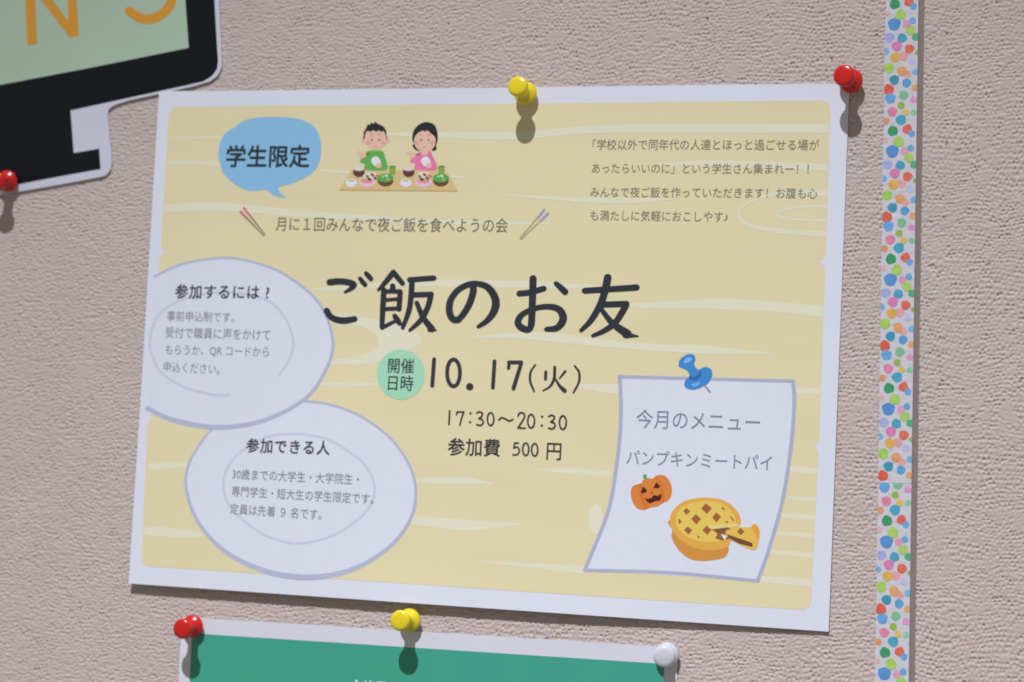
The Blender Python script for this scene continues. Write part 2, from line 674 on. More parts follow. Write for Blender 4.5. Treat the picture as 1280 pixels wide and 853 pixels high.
TAPE_MAT = material('washi_paper', albedo('#C0BECB'), rough=0.6, tint=0.03, tscale=400, bump=0.00002, bscale=3000)
DOTMAT = {}
for d in DOTS:
    if d[3] not in DOTMAT:
        c = albedo(d[3])
        c = [min(.85, a * 0.84 + 0.10 * sum(c) / 3) for a in c]
        mt = material('dot_ink', c, rough=0.6, tint=0.10, tscale=500)
        DOTMAT[d[3]] = mt
_, zs_ = wall_pt(1120, 604)
_, zu = wall_pt(1119, 189.5)
_, zl_ = wall_pt(1105.5, 677.4)
tape_strip('washi_tape', 'upper length of white tape with coloured dots, running down the panel joint', 300, zs_, zu, 0.36, 1)
tape_strip('washi_tape', 'lower length of white tape with coloured dots, beneath the splice at lower right',
           zs_ + 3.0, -300, zl_, 0.25, 2)

# ------------------------------------------------------------------ cut-out computer-monitor card, top left
sign = thing('monitor_shaped_card', 'black monitor shaped cut-out card with green screen and orange letters, tucked behind the notice',
             'cut-out sign', (-0.2, -0.001, 0.13))
ssh = Sheet(lambda x, z: 1.15, sign)
z1 = Z(0, 0, 4)
z8 = Z(0, 100, 5.333)


def slab(sheet, name, outline, mat, layer, thick, parent=None, edge_mat=None):
    pts = [sheet.at(*p) for p in outline]
    bm = bmesh.new()
    top = [bm.verts.new(sheet.place(p[0], p[1], layer)) for p in pts]
    bot = [bm.verts.new(sheet.place(p[0], p[1], layer - thick)) for p in pts]
    for t in tessellate_polygon([[Vector((p[0], p[1], 0)) for p in pts]]):
        bm.faces.new([top[i] for i in t])
    n = len(top)
    for i in range(n):
        q = bm.faces.new((top[i], bot[i], bot[(i + 1) % n], top[(i + 1) % n]))
        q.material_index = 1 if edge_mat else 0
    bmesh.ops.recalc_face_normals(bm, faces=bm.faces[:])
    me = bpy.data.meshes.new(name)
    bm.to_mesh(me)
    bm.free()
    return link(name, me, [mat, edge_mat] if edge_mat else mat, parent or sheet.root)


out = [(-330, -260), (250, -260), (262, -130), (273.5, 0), (276.2, 60), (277, 76)] + spline([(276.6, 84), (272, 94), (262, 102)], 5, False) + \
      [(240, 108.5), (199, 117.5), (160, 126), (147, 130)] + spline([(141, 132.5), (136, 137), (134.5, 142)], 4, False) + \
      [(136.5, 170), (139, 192), (139.2, 205)] + spline([(138, 212), (133, 218.5), (126, 221.3)], 4, False) + \
      [(100, 226.3), (60, 233.5), (19, 240.5), (-40, 251), (-330, 300)]
card_white = material('laminated_card_white', albedo('#C3C5D8'), rough=0.35, spec=0.4, tint=0.02, coat=0.3)
slab(ssh, 'card_backing', out, card_white, 0, 0.9)
black = material('glossy_black_print', [0.006, 0.008, 0.011], rough=0.32, spec=0.3, tint=0.3, tscale=30, coat=0.0)
blk = [(-330, -260), (243, -260), (256, -130), (268, 0), (271.5, 60), (272.7, 76)] + spline([(271.5, 86), (265, 95), (254, 102)], 5, False) + \
      [(230, 107.5), (88.2, 138.3), (92.2, 191.5), (124, 186), (125.8, 211.5), (60, 223.5), (19, 231.5), (-40, 242), (-330, 290)]
ssh.build('monitor_frame', [blk], black, 0.04, maxlen=60)
green = material('pale_green_print', albedo('#A2B8A8'), rough=0.35, spec=0.35, tint=0.015, coat=0.3)
ssh.build('green_screen', [[(-330, -160), (215, -230), (231.8, 0), (236, 60), (120, 83.5), (0, 106.5), (-330, 170)]], green, 0.08, maxlen=60)
orange = material('orange_print', albedo('#C88E35'), rough=0.35, spec=0.35, tint=0.02, coat=0.3)
ssh.build('letter', [z1([(137, 229), (187, 220), (168, -200), (118, -190)]),
                     z1([(338, 0), (330, -240), (372, -245), (383, 0), (397, 181), (345, 187), (337.9, 0)])[:6]], orange, 0.12)
ssh.build('letter_stroke', [z1([(100, -205), (168, -200), (262, 0), (352, 120), (390, 182), (347, 187), (205, 0)])], orange, 0.135)
ssh.strokes('letter', [(z1([(648, 58), (680, 80), (725, 98), (780, 88), (832, 52), (858, 0), (850, -70), (790, -120), (700, -160), (660, -220),
                            (700, -290), (800, -300)]), 12.0)], orange, 0.12)

# ------------------------------------------------------------------ the notice
poster = thing('event_notice', 'large white and cream notice with Japanese lettering, two plates and a menu',
               'notice', (0, 0, 0))
PTH = math.radians(1.23)


def poster_uv(x, z):
    u = x * math.cos(PTH) - z * math.sin(PTH) + 148.5
    v = 105 - (x * math.sin(PTH) + z * math.cos(PTH))
    return u, v


_US = [-20, 0, 60, 130, 180, 230, 270, 297, 320]
_HS = [2.0, 2.1, 2.5, 3.2, 2.6, 1.5, 1.1, 0.9, 0.8]


def poster_h(x, z):
    u, v = poster_uv(x, z)
    t = max(0.0, min(1.1, v / 210))
    lift = float(np.interp(u, _US, _HS))
    ends = 0.9 + 0.75 * math.exp(-((u - 0) / 32.0) ** 2)         # upper left corner rests on the card behind
    ends += 0.25 * math.sin(math.pi * max(0, min(1, (u - 153) / 143)))
    dimple = sum(math.exp(-((u - a) ** 2 + (v - b) ** 2) / 240.0) for a, b in ((154, 3), (295, 1)))
    wave = 0.22 * math.sin(u / 31.0 + v / 70.0) * math.sin(v / 38.0) + 0.10 * math.sin(u / 13.0 + 1.3) * math.sin(v / 22.0)
    return ends * (1 - 0.35 * t) * (1 - 0.35 * min(1, dimple)) + lift * t * t + 0.18 * math.sin(u / 26.0) * t + wave


ps = Sheet(poster_h, poster)
paper_mat = material('matt_copy_paper', albedo('#D0D3E6'), rough=0.5, spec=0.35, tint=0.012, tscale=25, bump=0.000012, bscale=1500)
ps.paper('paper', [(198.8, 114.3), (1061.8, 104.6), (1035.8, 789.8), (160.6, 729.5)], paper_mat, thick=0.16, nx=110, ny=78)

cream = material('cream_wood_print', albedo('#D5CBA8'), rough=0.5, spec=0.3, tint=0.035, stretch=(6, 6, 45), tscale=1.0)
# printed boards, separated by notches
ps.build('wood_panel', [rounded([(211.5, 133.5), (1038.2, 125.8), (1032.2, 327.6), (200.8, 315.0)], [13, 13, 14, 12])], cream, 0.03)
ps.build('wood_panel', [rounded([(200.3, 314.2), (1031.8, 326.6), (1023.8, 559.2), (188.2, 523.2)], [12, 14, 13, 10])], cream, 0.038)
ps.build('wood_panel', [rounded([(184.8, 521.6), (1023.6, 557.4), (1013.3, 763.4), (176.3, 707.6)], [12, 13, 13, 13])], cream, 0.046)
grain = material('pale_grain_print', albedo('#D7D3C0'), rough=0.5, spec=0.3, tint=0.01)
G1 = [
    ([(212, 173), (300, 172), (380, 170)], [2, 3, 1]),
    ([(470, 168), (540, 169), (640, 170), (700, 165), (760, 161.5), (900, 161), (1036.5, 161)], [2, 7, 10, 9, 10, 11, 11]),
    ([(209, 203.5), (240, 204), (280, 206), (330, 208)], [6, 6, 5, 3]),
    ([(400, 213), (430, 215.5), (500, 218), (560, 221), (580, 222)], [3, 3.5, 3, 3, 1]),
    ([(205, 261), (250, 259), (300, 260), (370, 267), (460, 273), (560, 278), (640, 279), (695, 280)], [10, 11, 10, 9, 7, 5, 4, 1]),
    ([(628, 244), (680, 247.5), (740, 250.5), (800, 251), (842, 249)], [1, 4, 7, 6, 1]),
    ([(815, 206), (880, 204.5), (960, 206.5), (1034, 209.5)], [1, 7, 8, 9]),
    ([(1034, 242), (990, 241), (955, 246), (930, 257), (923, 268), (932, 280), (960, 287), (1000, 291), (1032.5, 293)], [8, 6, 4, 3, 3, 4, 6, 7, 8]),
    ([(1033.5, 258), (1000, 259), (978, 263), (970, 268), (980, 273.5), (1005, 275), (1033, 276.5)], [4, 3, 2.5, 2.5, 3, 3, 3.5]),
]
G2 = [
    ([(390, 362), (410, 361), (440, 360), (480, 356), (540, 354), (620, 355), (700, 357.5), (765, 360)], [2, 5, 5, 6, 8, 9, 7, 1]),
    ([(770, 380), (800, 382), (850, 381), (900, 380.5), (960, 383), (1029, 390)], [1, 6, 10, 13, 13, 13]),
    ([(585, 423), (640, 419.5), (700, 423), (760, 430), (830, 435), (880, 437.5), (930, 440), (968, 442)], [1, 7, 11, 9, 9, 10, 5, 1]),
    ([(400, 481), (440, 480.5), (480, 481)], [4, 5, 2]),
    ([(720, 482), (750, 485), (776, 487)], [4, 10, 13]),
    ([(995, 488), (1010, 489), (1025.5, 490)], [8, 8, 8]),
]
G3 = [
    ([(186, 583), (210, 582), (236, 581)], [9, 8, 6]),
    ([(180, 664), (200, 665), (225, 667), (252, 669)], [9, 12, 10, 7]),
    ([(517, 601), (560, 601), (590, 601.5), (618, 605)], [6, 8, 7, 1]),
    ([(512, 650), (560, 655), (600, 657), (652, 655)], [10, 13, 11, 1]),
    ([(672, 587), (710, 589), (765, 592)], [1, 7, 6]),
    ([(600, 702), (650, 706), (700, 710), (732, 713)], [1, 5, 8, 10]),
    ([(988, 586), (1005, 588), (1021.5, 589)], [6, 8, 8]),
    ([(985, 622), (1000, 623), (1019.5, 625)], [3, 5, 6]),
    ([(972, 644), (995, 646), (1018.5, 648)], [4, 6, 6]),
    ([(968, 667), (995, 668), (1017.5, 670)], [3, 5, 5]),
    ([(962, 690), (990, 692), (1016.5, 695)], [5, 6, 6]),
    ([(950, 724), (980, 726), (1014.5, 729)], [7, 9, 9]),
]
k_ = 0
for grp in (G1, G2, G3):
    for it in grp:
        ps.band('grain_streak', [it], grain, 0.056 + 0.004 * (k_ % 3))
        k_ += 1
ps.build('grain_streak', [spline([(408, 394), (440, 395), (480, 402), (518, 414), (526, 428), (505, 441), (480, 451), (450, 456), (414, 456),
                                  (414, 450), (448, 446), (470, 436), (471, 421), (452, 409), (412, 402)], 6)], grain, 0.068)
ps.build('grain_streak', [ellipse(745, 649, 9, 19)], grain, 0.06)

# ---- speech bubble
zb = Z(240, 120, 3.2)
sky = ink('#82B4DC', 'blue_bubble_print')
bub = ps.build('speech_bubble', [spline(zb([(105, 240), (112, 190), (132, 152), (170, 126), (212, 98), (275, 86), (350, 85), (430, 93), (482, 118),
                                            (510, 160), (517, 220), (503, 280), (462, 322), (400, 350), (350, 363)]), 5, False) +
                                 zb([(346, 372), (352, 388), (378, 407), (345, 405), (316, 392), (298, 376)]) +
                                 spline(zb([(290, 375), (230, 380), (172, 355), (122, 308)]), 4, False)], sky, 0.08)
dark = ink('#2B3038', 'dark_print')
ps.text('text_line', '学生限定', (283.5, 195.5), (387, 195.5), dark, 0.12, weight=0.022, stretch=1.02)

# ---- family picture
zf = Z(410, 140, 7.111)
pic = thing('x', '', '')
bpy.data.objects.remove(pic)
fam = []


def art(name, pts, hexs, layer, smooth=True, n=5, z=zf, parent=None):
    p = z(pts)
    return ps.build(name, [spline(p, n) if smooth else p], ink(hexs), layer, parent)


mat_o = art('dining_table_picture', [(100, 690), (1155, 700), (1050, 520), (215, 515)], '#CFB583', 0.08, False)
art('table_edge', [(100, 690), (1155, 700), (1150, 709), (104, 700)], '#B99C6C', 0.09, False, parent=mat_o)
for dx, girl in ((0, 0), (443, 1)):
    D = lambda pts, dx=dx: [(x + dx, y) for x, y in pts]
    if girl:
        body = art('diner_picture', [(800, 365), (850, 350), (910, 350), (935, 400), (962, 460), (958, 518), (780, 515), (775, 465), (735, 450), (735, 425), (770, 400)], '#DC76A6', 0.10)
        art('hair', [(750, 250), (757, 180), (800, 120), (862, 92), (930, 105), (965, 150), (977, 240), (962, 300), (965, 335), (930, 347), (915, 320),
                     (860, 300), (815, 330), (815, 350), (775, 335), (752, 300), (765, 280)], '#25252E', 0.104, parent=body)
        art('face', ellipse(862, 262, 96, 95, 18), '#EBB5A2', 0.11, parent=body)
        art('neck', [(830, 340), (890, 340), (885, 372), (858, 390), (835, 372)], '#EBB5A2', 0.106, parent=body)
        art('fringe', [(766, 215), (775, 150), (830, 100), (900, 98), (955, 130), (972, 235), (930, 205), (885, 165), (872, 152), (866, 182), (835, 152),
                       (815, 130), (790, 180)], '#25252E', 0.118, False, parent=body)
        cx = 862
    else:
        body = art('diner_picture', [(345, 352), (420, 345), (488, 352), (510, 410), (520, 440), (518, 516), (332, 516), (330, 468), (290, 450), (290, 422), (325, 400)], '#5FA752', 0.10)
        art('ear', ellipse(314, 252, 17, 24, 12), '#E8AE9C', 0.104, parent=body)
        art('ear', ellipse(529, 255, 17, 24, 12), '#E8AE9C', 0.104, parent=body)
        art('hair', [(314, 245), (318, 180), (345, 135), (352, 108), (372, 118), (388, 92), (402, 108), (420, 88), (438, 104), (490, 128), (518, 165), (525, 250),
                     (420, 220)], '#25252E', 0.107, False, parent=body)
        art('face', [(335, 190), (345, 165), (420, 160), (500, 168), (510, 200), (518, 250), (490, 310), (425, 338), (360, 312), (328, 255)], '#EBB5A2', 0.112, parent=body)
        art('fringe', [(335, 195), (348, 130), (420, 98), (500, 135), (516, 200), (492, 170), (476, 182), (455, 165), (428, 178), (402, 163), (380, 180), (352, 168)],
            '#25252E', 0.118, False, parent=body)
        cx = 424
    for s in (-1, 1):
        art('eye', ellipse(cx + s * 33, 250, 6, 11, 8), '#5A3A38', 0.122, parent=body)
        art('cheek', ellipse(cx + s * 68, 278, 22, 17, 12), '#E99C98', 0.1205, parent=body)
        art('eyebrow', ellipse(cx + s * 38, 205, 14, 3.5, 8), '#9A6A5C', 0.122, parent=body)
    art('mouth', [(cx - 22, 306), (cx - 10, 317), (cx + 10, 317), (cx + 18, 306), (cx + 10, 312), (cx - 10, 312)], '#B55E56', 0.122, False, parent=body)
    art('hand', D([(285, 345), (292, 358), (318, 362), (340, 370), (338, 395), (310, 415), (288, 410), (280, 385), (262, 372), (266, 352)]), '#EBB5A2', 0.115, parent=body)
    art('rice_bowl', D([(385, 440), (398, 408), (435, 398), (462, 425), (470, 460), (440, 485), (410, 478)]), '#E6E8F0', 0.116, parent=body)
    art('hand', ellipse(452 + dx, 478, 26, 22, 14), '#EBB5A2', 0.118, parent=body)
    art('chopstick_tip', D([(335, 375), (372, 368), (372, 382), (338, 386)]), '#6B5A4A', 0.119, False, parent=body)
    # dishes
    sb = art('soup_bowl', ellipse(275 + dx, 535, 52, 46, 20), '#5B3A3A', 0.13)
    art('soup', ellipse(275 + dx, 507, 46, 20, 16), '#D3C9CC', 0.134, parent=sb)
    wb = art('side_dish', ellipse(208 + dx * 1.095, 632, 50, 38, 20), '#DAD6E2', 0.13)
    art('greens', ellipse(208 + dx * 1.095, 612, 30, 10, 12), '#A3C48E', 0.134, parent=wb)
    pl = art('main_dish', ellipse(348 + dx * 1.13, 628, 76, 44, 24), '#E2BACB', 0.126)
    art('plate_back', ellipse(380 + dx * 1.07, 570, 66, 38, 20), '#DED2C4', 0.122)
    art('meat', ellipse(345 + dx * 1.13, 615, 55, 22, 16), '#DB8C8C', 0.130, parent=pl)
    for j, (a, b, c) in enumerate(((350, 575, '#5E8A4A'), (395, 560, '#A04A3A'), (420, 590, '#4A6A3A'), (370, 600, '#3E4A36'), (440, 570, '#B9743F'))):
        art('vegetable', ellipse(a + dx * 1.05, b, 20, 12, 10, 0.6), c, 0.132 + j * 0.002, parent=pl)
    sl = art('salad_bowl', ellipse(512 + dx * 1.11, 612, 70, 52, 20), '#6B4632', 0.128)
    art('salad', ellipse(512 + dx * 1.11, 588, 72, 38, 20), '#4FA256', 0.134, parent=sl)
    for a, b, c in ((490, 575, '#8FCB82'), (535, 600, '#C7A75E'), (520, 570, '#CFDCC4')):
        art('leaf', ellipse(a + dx * 1.11, b, 16, 9, 8, 0.4), c, 0.138, parent=sl)
    gl = art('tea_glass', [(542 + dx * .985, 485), (603 + dx * .985, 485), (598 + dx * .985, 560), (548 + dx * .985, 560)], '#7FA648', 0.124, False)
    art('tea_surface', ellipse(572 + dx * .985, 487, 30, 9, 12), '#5E8F3A', 0.127, parent=gl)

# ---- chopsticks pictures
zc = Z(290, 250, 16)
for a, m, b in (((240, 165), (345, 300), (660, 695)), ((175, 240), (270, 345), (640, 720))):
    st = ps.strokes('chopstick_picture', [(zc([a, b]), [2.4, 1.2])], ink('#7A6A55'), 0.085)
    ps.strokes('coloured_end', [(zc([a, m]), [2.8, 2.2])], ink('#BE5A7C'), 0.095, st)
zc = Z(630, 250, 14.21)
for a, m, b in (((715, 180), (615, 310), (290, 680)), ((780, 245), (660, 370), (310, 700))):
    st = ps.strokes('chopstick_picture', [(zc([a, b]), [2.6, 2.0])], ink('#B3A084'), 0.085)
    ps.strokes('coloured_end', [(zc([a, m]), [3.0, 2.8])], ink('#9A93BE'), 0.095, st)

# ---- upper text
brown = ink('#70695B', 'grey_brown_print')
ps.text('text_line', '月に１回みんなで夜ご飯を食べようの会', (345, 280), (635, 282), brown, 0.10, weight=0.004, stretch=1.12)
tl = ink('#7B7464', 'soft_grey_print')
ps.text('text_line', '「学校以外で同年代の人達とほっと過ごせる場が', (741, 181), (1024, 181.5), tl, 0.10, weight=0.002, stretch=1.08)
ps.text('text_line', 'あったらいいのに」という学生さん集まれー！！', (740, 210.5), (1011, 211.5), tl, 0.10, weight=0.002, stretch=1.08)
ps.text('text_line', 'みんなで夜ご飯を作っていただきます！お腹も心', (738, 240.3), (1022, 242), tl, 0.10, weight=0.002, stretch=1.08)
ps.text('text_line', 'も満たしに気軽におこしやす♪', (738, 269.5), (910, 271.2), tl, 0.10, weight=0.002, stretch=1.08)

# ---- plates
plate_white = ink('#CFD3E7', 'plate_print')
rim_col = ink('#A9B1CC', 'plate_rim_print')
inner_col = ink('#BAC4D9', 'plate_ring_print')
z4 = Z(220, 480, 3.281)
o2 = z4([(530, 72), (640, 88), (760, 135), (880, 224), (955, 330), (983, 430), (968, 540), (898, 648), (778, 736), (650, 782), (500, 792), (350, 762),
         (203, 688), (93, 570), (42, 430), (53, 330), (102, 243), (150, 185), (260, 100), (390, 70)])
p2 = ps.build('plate_picture', [spline(o2, 6)], plate_white, 0.075)
ps.ring('plate_rim', o2, [3, 3, 3, 3, 3.2, 3.6, 4.2, 4.8, 5.6, 6.4, 7, 6.4, 5.4, 4.4, 3.8, 3.2, 3, 3, 3, 3], rim_col, 0.083, p2)
i2 = [(366, 542.5), (408, 549), (445.5, 571.4), (463, 592), (468.4, 613), (463, 632), (445.5, 651), (415, 670), (375.4, 679.6), (340, 673), (311.4, 656.8),
      (288, 634), (279.4, 611), (283, 588), (299, 567), (330, 548)]
ps.ring('plate_ring', i2, [3.2] * 16, inner_col, 0.087, p2)
o1 = [(192, 346.5), (230, 329.8), (281, 322.8), (318, 328.5), (357, 344), (399, 379.5), (416.3, 428), (404.5, 468), (379, 500.5), (329, 526), (272.5, 534.5),
      (216, 525), (182.5, 509.5)]
o1s = spline(o1, 6, closed=False)
p1 = ps.build('plate_picture', [o1s], plate_white, 0.095)
ps.ring('plate_rim', o1, [2.6, 2.8, 3, 3, 3.2, 3.6, 3.6, 4, 4.6, 5.6, 6.4, 6.0, 5], rim_col, 0.103, p1, closed=False)
i1 = [(267, 494), (230, 484), (202, 466), (191, 446), (187.5, 430), (190, 412), (202, 390), (230, 374), (265, 366.5), (300, 367), (334.5, 376), (357, 398.5), (366.5, 426.6),
      (362, 449), (349, 469)]
ps.ring('plate_ring', i1, [3.2] * 15, inner_col, 0.107, p1, closed=False)
ps.ring('plate_ring', [(288, 493.5), (277, 494.2), (267, 494)], [3.2] * 3, inner_col, 0.107, p1, closed=False)

gray = ink('#7C7D90', 'light_grey_print')
head = ink('#3C3D48', 'heading_print')
ps.text('text_line', '参加するには ?', (219.5, 364.4), (336.5, 365.6), head, 0.13, weight=0.019, stretch=1.04, spacing=1.10)
for s, a, b in (('事前申込制です。', (209, 395), (293, 397)), ('受付で職員に声をかけて', (207, 415.7), (338, 419)),
                ('もらうか、QR コードから', (207, 437), (336.5, 440)), ('申込ください。', (205, 458.3), (275, 462))):
    ps.text('text_line', s, a, b, gray, 0.13, weight=0.003, stretch=1.12)
ps.text('text_line', '参加できる人', (308.5, 556.8), (412, 560.2), head, 0.13, weight=0.019, stretch=1.04, spacing=1.10)
for s, a, b in (('30歳までの大学生・大学院生・', (290.7, 592.5), (449, 599.5)), ('専門学生・短大生の学生限定です。', (290, 613.8), (467, 624)),
                ('定員は先着 ９ 名です。', (288, 636), (402, 643.5))):
    ps.text('text_line', s, a, b, gray, 0.13, weight=0.003, stretch=1.12)

# ---- title, drawn with pen strokes
za, zbb, zcc = Z(395, 330, 8), Z(550, 335, 8), Z(700, 335, 8.533)
S = lambda zf_, k, f=1.0: (lambda pts, *w: (zf_(pts), [f * x / k for x in w] if len(w) > 1 else f * w[0] / k))
A_, B_, C_ = S(za, 8, 1.07), S(zbb, 8, 1.06), S(zcc, 8.533, 1.06)
tcol = ink('#2B2F38', 'title_print')
ps.strokes('title_character', [A_([(138, 185), (230, 176), (320, 185), (380, 210), (350, 248), (292, 284)], 62, 60, 60, 60, 44, 26),
                               A_([(108, 470), (140, 522), (200, 556), (290, 568), (388, 552)], 60, 58, 60, 62, 56),
                               A_([(442, 148), (470, 185), (492, 210)], 40, 46, 46), A_([(502, 95), (530, 125), (550, 150)], 42, 48, 46)], tcol, 0.15)
ps.strokes('title_character', [A_([(772, 88), (700, 180), (625, 262)], 52, 50, 28), A_([(775, 85), (820, 140), (866, 196)], 52, 50, 48),
                               A_([(768, 222), (768, 262)], 52), A_([(680, 262), (672, 400), (660, 630)], 52, 54, 46),
                               A_([(680, 276), (845, 276)], 42), A_([(843, 285), (832, 452)], 50),
                               A_([(700, 362), (820, 352)], 34), A_([(700, 452), (820, 446)], 38),
                               A_([(662, 640), (720, 610), (795, 572)], 38, 38, 30), A_([(788, 520), (812, 558), (838, 595)], 44, 56, 46),
                               A_([(938, 160), (1180, 142)], 50), A_([(962, 165), (952, 320), (930, 470), (868, 640)], 54, 52, 50, 36),
                               A_([(970, 310), (1150, 305)], 50), A_([(1152, 305), (1120, 430), (1050, 560), (940, 665)], 54, 52, 48, 30),
                               A_([(1010, 392), (1070, 530), (1160, 650)], 44, 52, 62), A_([(1140, 655), (1205, 663)], 50, 12)], tcol, 0.15)
ps.strokes('title_character', [B_([(330, 185), (333, 240), (295, 360), (230, 470), (180, 522)], 66, 66, 64, 60, 60),
                               B_([(185, 520), (140, 518), (105, 475), (93, 400), (113, 312), (185, 220), (290, 166), (380, 160), (470, 190), (535, 265), (560, 355),
                                   (535, 445), (470, 530), (385, 588)], 62, 64, 66, 66, 62, 58, 56, 56, 64, 72, 76, 70, 54, 38)], tcol, 0.15)
ps.strokes('title_character', [B_([(795, 258), (900, 246), (1038, 208)], 58, 56, 56), B_([(932, 108), (926, 300), (916, 540), (905, 595)], 68, 68, 66, 60),
                               B_([(905, 600), (870, 620), (805, 590), (780, 540), (815, 475), (900, 425), (1000, 395), (1110, 390), (1195, 420), (1232, 490), (1215, 555),
                                   (1160, 605), (1065, 615)], 60, 62, 66, 64, 56, 52, 52, 58, 66, 74, 70, 60, 46),
                               B_([(1162, 158), (1205, 195), (1252, 240)], 46, 56, 62)], tcol, 0.15)
ps.strokes('title_character', [C_([(265, 245), (540, 228), (818, 210)], 62, 62, 64), C_([(510, 105), (490, 205), (452, 340), (400, 450), (320, 575), (226, 668)], 78, 78, 72, 66, 58, 40),
                               C_([(460, 392), (710, 385)], 62), C_([(708, 388), (660, 480), (575, 600), (455, 680), (352, 724)], 68, 66, 60, 52, 38),
                               C_([(440, 440), (560, 590), (720, 705)], 46, 64, 88), C_([(700, 715), (835, 730)], 68, 14)], tcol, 0.15)

# ---- date and price
mint = ps.build('green_badge', [ellipse(501.3, 468.3, 30, 31.5)], ink('#9CCEB4', 'mint_print'), 0.13)
ps.text('text_line', '開催', (485.5, 457), (517.5, 457.8), dark, 0.16, weight=0.008, stretch=1.1)
ps.text('text_line', '日時', (485.5, 478.5), (516.8, 479.6), dark, 0.16, weight=0.008, stretch=1.1)
zd = Z(470, 430, 4.7407)
T_ = S(zd, 4.7407)


def oval(cx, cy, rx, ry, w, slant=0.0):
    a = [(cx + rx * math.sin(t) - slant * math.cos(t) * -1, cy - ry * math.cos(t)) for t in (2 * math.pi * k / 14 for k in range(8))]
    b = [(cx + rx * math.sin(t) - slant * math.cos(t) * -1, cy - ry * math.cos(t)) for t in (2 * math.pi * k / 14 for k in range(7, 15))]
    return [T_(a, w), T_(b, w)]


c2 = ink('#34353B', 'date_print')
ps.strokes('date_numeral', [T_([(345, 92), (334, 248)], 24)], c2, 0.15)
ps.strokes('date_numeral', oval(460, 172, 38, 80, 23), c2, 0.15)
ps.build('date_point', [zd(ellipse(556, 254, 22, 22, 20))], c2, 0.15)
ps.strokes('date_numeral', [T_([(703, 103), (693, 260)], 23)], c2, 0.15)
ps.strokes('date_numeral', [T_([(786, 145), (790, 112)], 20), T_([(788, 110), (862, 110)], 23), T_([(862, 113), (838, 190), (815, 265)], 22, 23, 24)], c2, 0.15)
ps.strokes('date_bracket', [T_([(945, 124), (918, 165), (914, 220), (938, 283)], 10, 13, 15, 11)], c2, 0.15)
ps.strokes('date_character', [T_([(1007, 166), (1005, 210)], 18), T_([(1122, 163), (1088, 205)], 16, 10), T_([(1060, 138), (1056, 205), (1032, 252), (990, 278)], 18, 17, 14, 9),
                              T_([(1062, 205), (1088, 248), (1118, 278)], 12, 18, 26)], c2, 0.15)
ps.strokes('date_bracket', [T_([(1177, 130), (1204, 170), (1202, 228), (1170, 290)], 11, 14, 14, 10)], c2, 0.15)


def three(x, y):
    return [T_([(x - 18, y - 35), (x, y - 42), (x + 16, y - 32), (x + 8, y - 12), (x - 6, y - 3)], 10),
            T_([(x - 6, y - 3), (x + 16, y + 6), (x + 19, y + 24), (x + 4, y + 38), (x - 18, y + 34)], 10)]


W8 = 10
items = [T_([(437, 398), (433, 478)], 11), T_([(478, 420), (480, 405)], W8), T_([(480, 404), (521, 404)], W8), T_([(521, 405), (508, 440), (498, 482)], W8)]
items += three(616, 445) + oval(680, 446, 19, 38, W8)
items += [T_([(728, 450), (745, 438), (768, 445), (790, 457), (812, 448)], W8)]
items += [T_([(843, 428), (850, 412), (868, 408), (882, 425), (870, 455), (842, 496)], W8), T_([(842, 497), (885, 500)], W8)]
items += oval(920, 458, 20, 40, W8) + three(1042, 465) + oval(1108, 466, 20, 40, W8)
ps.strokes('time_line', items, c2, 0.15)
ps.build('colon', [zd(ellipse(561, 412, 7.5, 7.5, 10)), zd(ellipse(558, 464, 7.5, 7.5, 10)), zd(ellipse(985, 432, 7.5, 7.5, 10)), zd(ellipse(983, 485, 7.5, 7.5, 10))], c2, 0.15)
ps.text('text_line', '参加費', (560.3, 558.3), (625, 560), c2, 0.15, weight=0.012, stretch=1.0)
items = [T_([(845, 588), (822, 588), ], W8), T_([(822, 588), (817, 618)], W8), T_([(817, 618), (838, 612), (850, 632), (838, 656), (812, 658)], W8)]
items += oval(888, 625, 18, 37, W8) + oval(941, 628, 18, 37, W8)
ps.strokes('price_numerals', items, c2, 0.15)
ps.text('text_line', '円', (683.7, 563.3), (701.5, 564.2), c2, 0.15, weight=0.010, stretch=1.1)

# ---- printed menu sheet with its own printed pin
zn = Z(700, 430, 2.3055)
left = spline(zn([(172, 93), (176, 200), (167, 320), (140, 480), (72, 652)]), 8, False)
right = spline(zn([(672, 108), (674, 200), (652, 400), (606, 580), (570, 683)]), 8, False)
no = ps.build('menu_sheet_picture', [left + right[::-1]], ink('#D0D3E7', 'menu_sheet_print'), 0.075)
ol = ink('#A5AAC6', 'menu_outline_print')
edges = [(left, 4.8), (right, 4.8), (zn([(172, 95), (672, 108)]), 4.4), (zn([(72, 652), (320, 660), (570, 683)]), 4.2)]
ps.strokes('sheet_outline', [(e[::6] + [e[-1]] if len(e) > 8 else e, w) for e, w in edges], ol, 0.083, no)
mg = ink('#80829A', 'menu_text_print')
mk = ink('#5F6070', 'menu_text_dark_print')
ps.text('text_line', '今月のメニュー', (795.6, 523.5), (950, 528.3), mg, 0.12, weight=0.004, stretch=1.12)
ps.text('text_line', 'パンプキンミートパイ', (783.4, 571.7), (965, 579), mg, 0.12, weight=0.004, stretch=1.12)

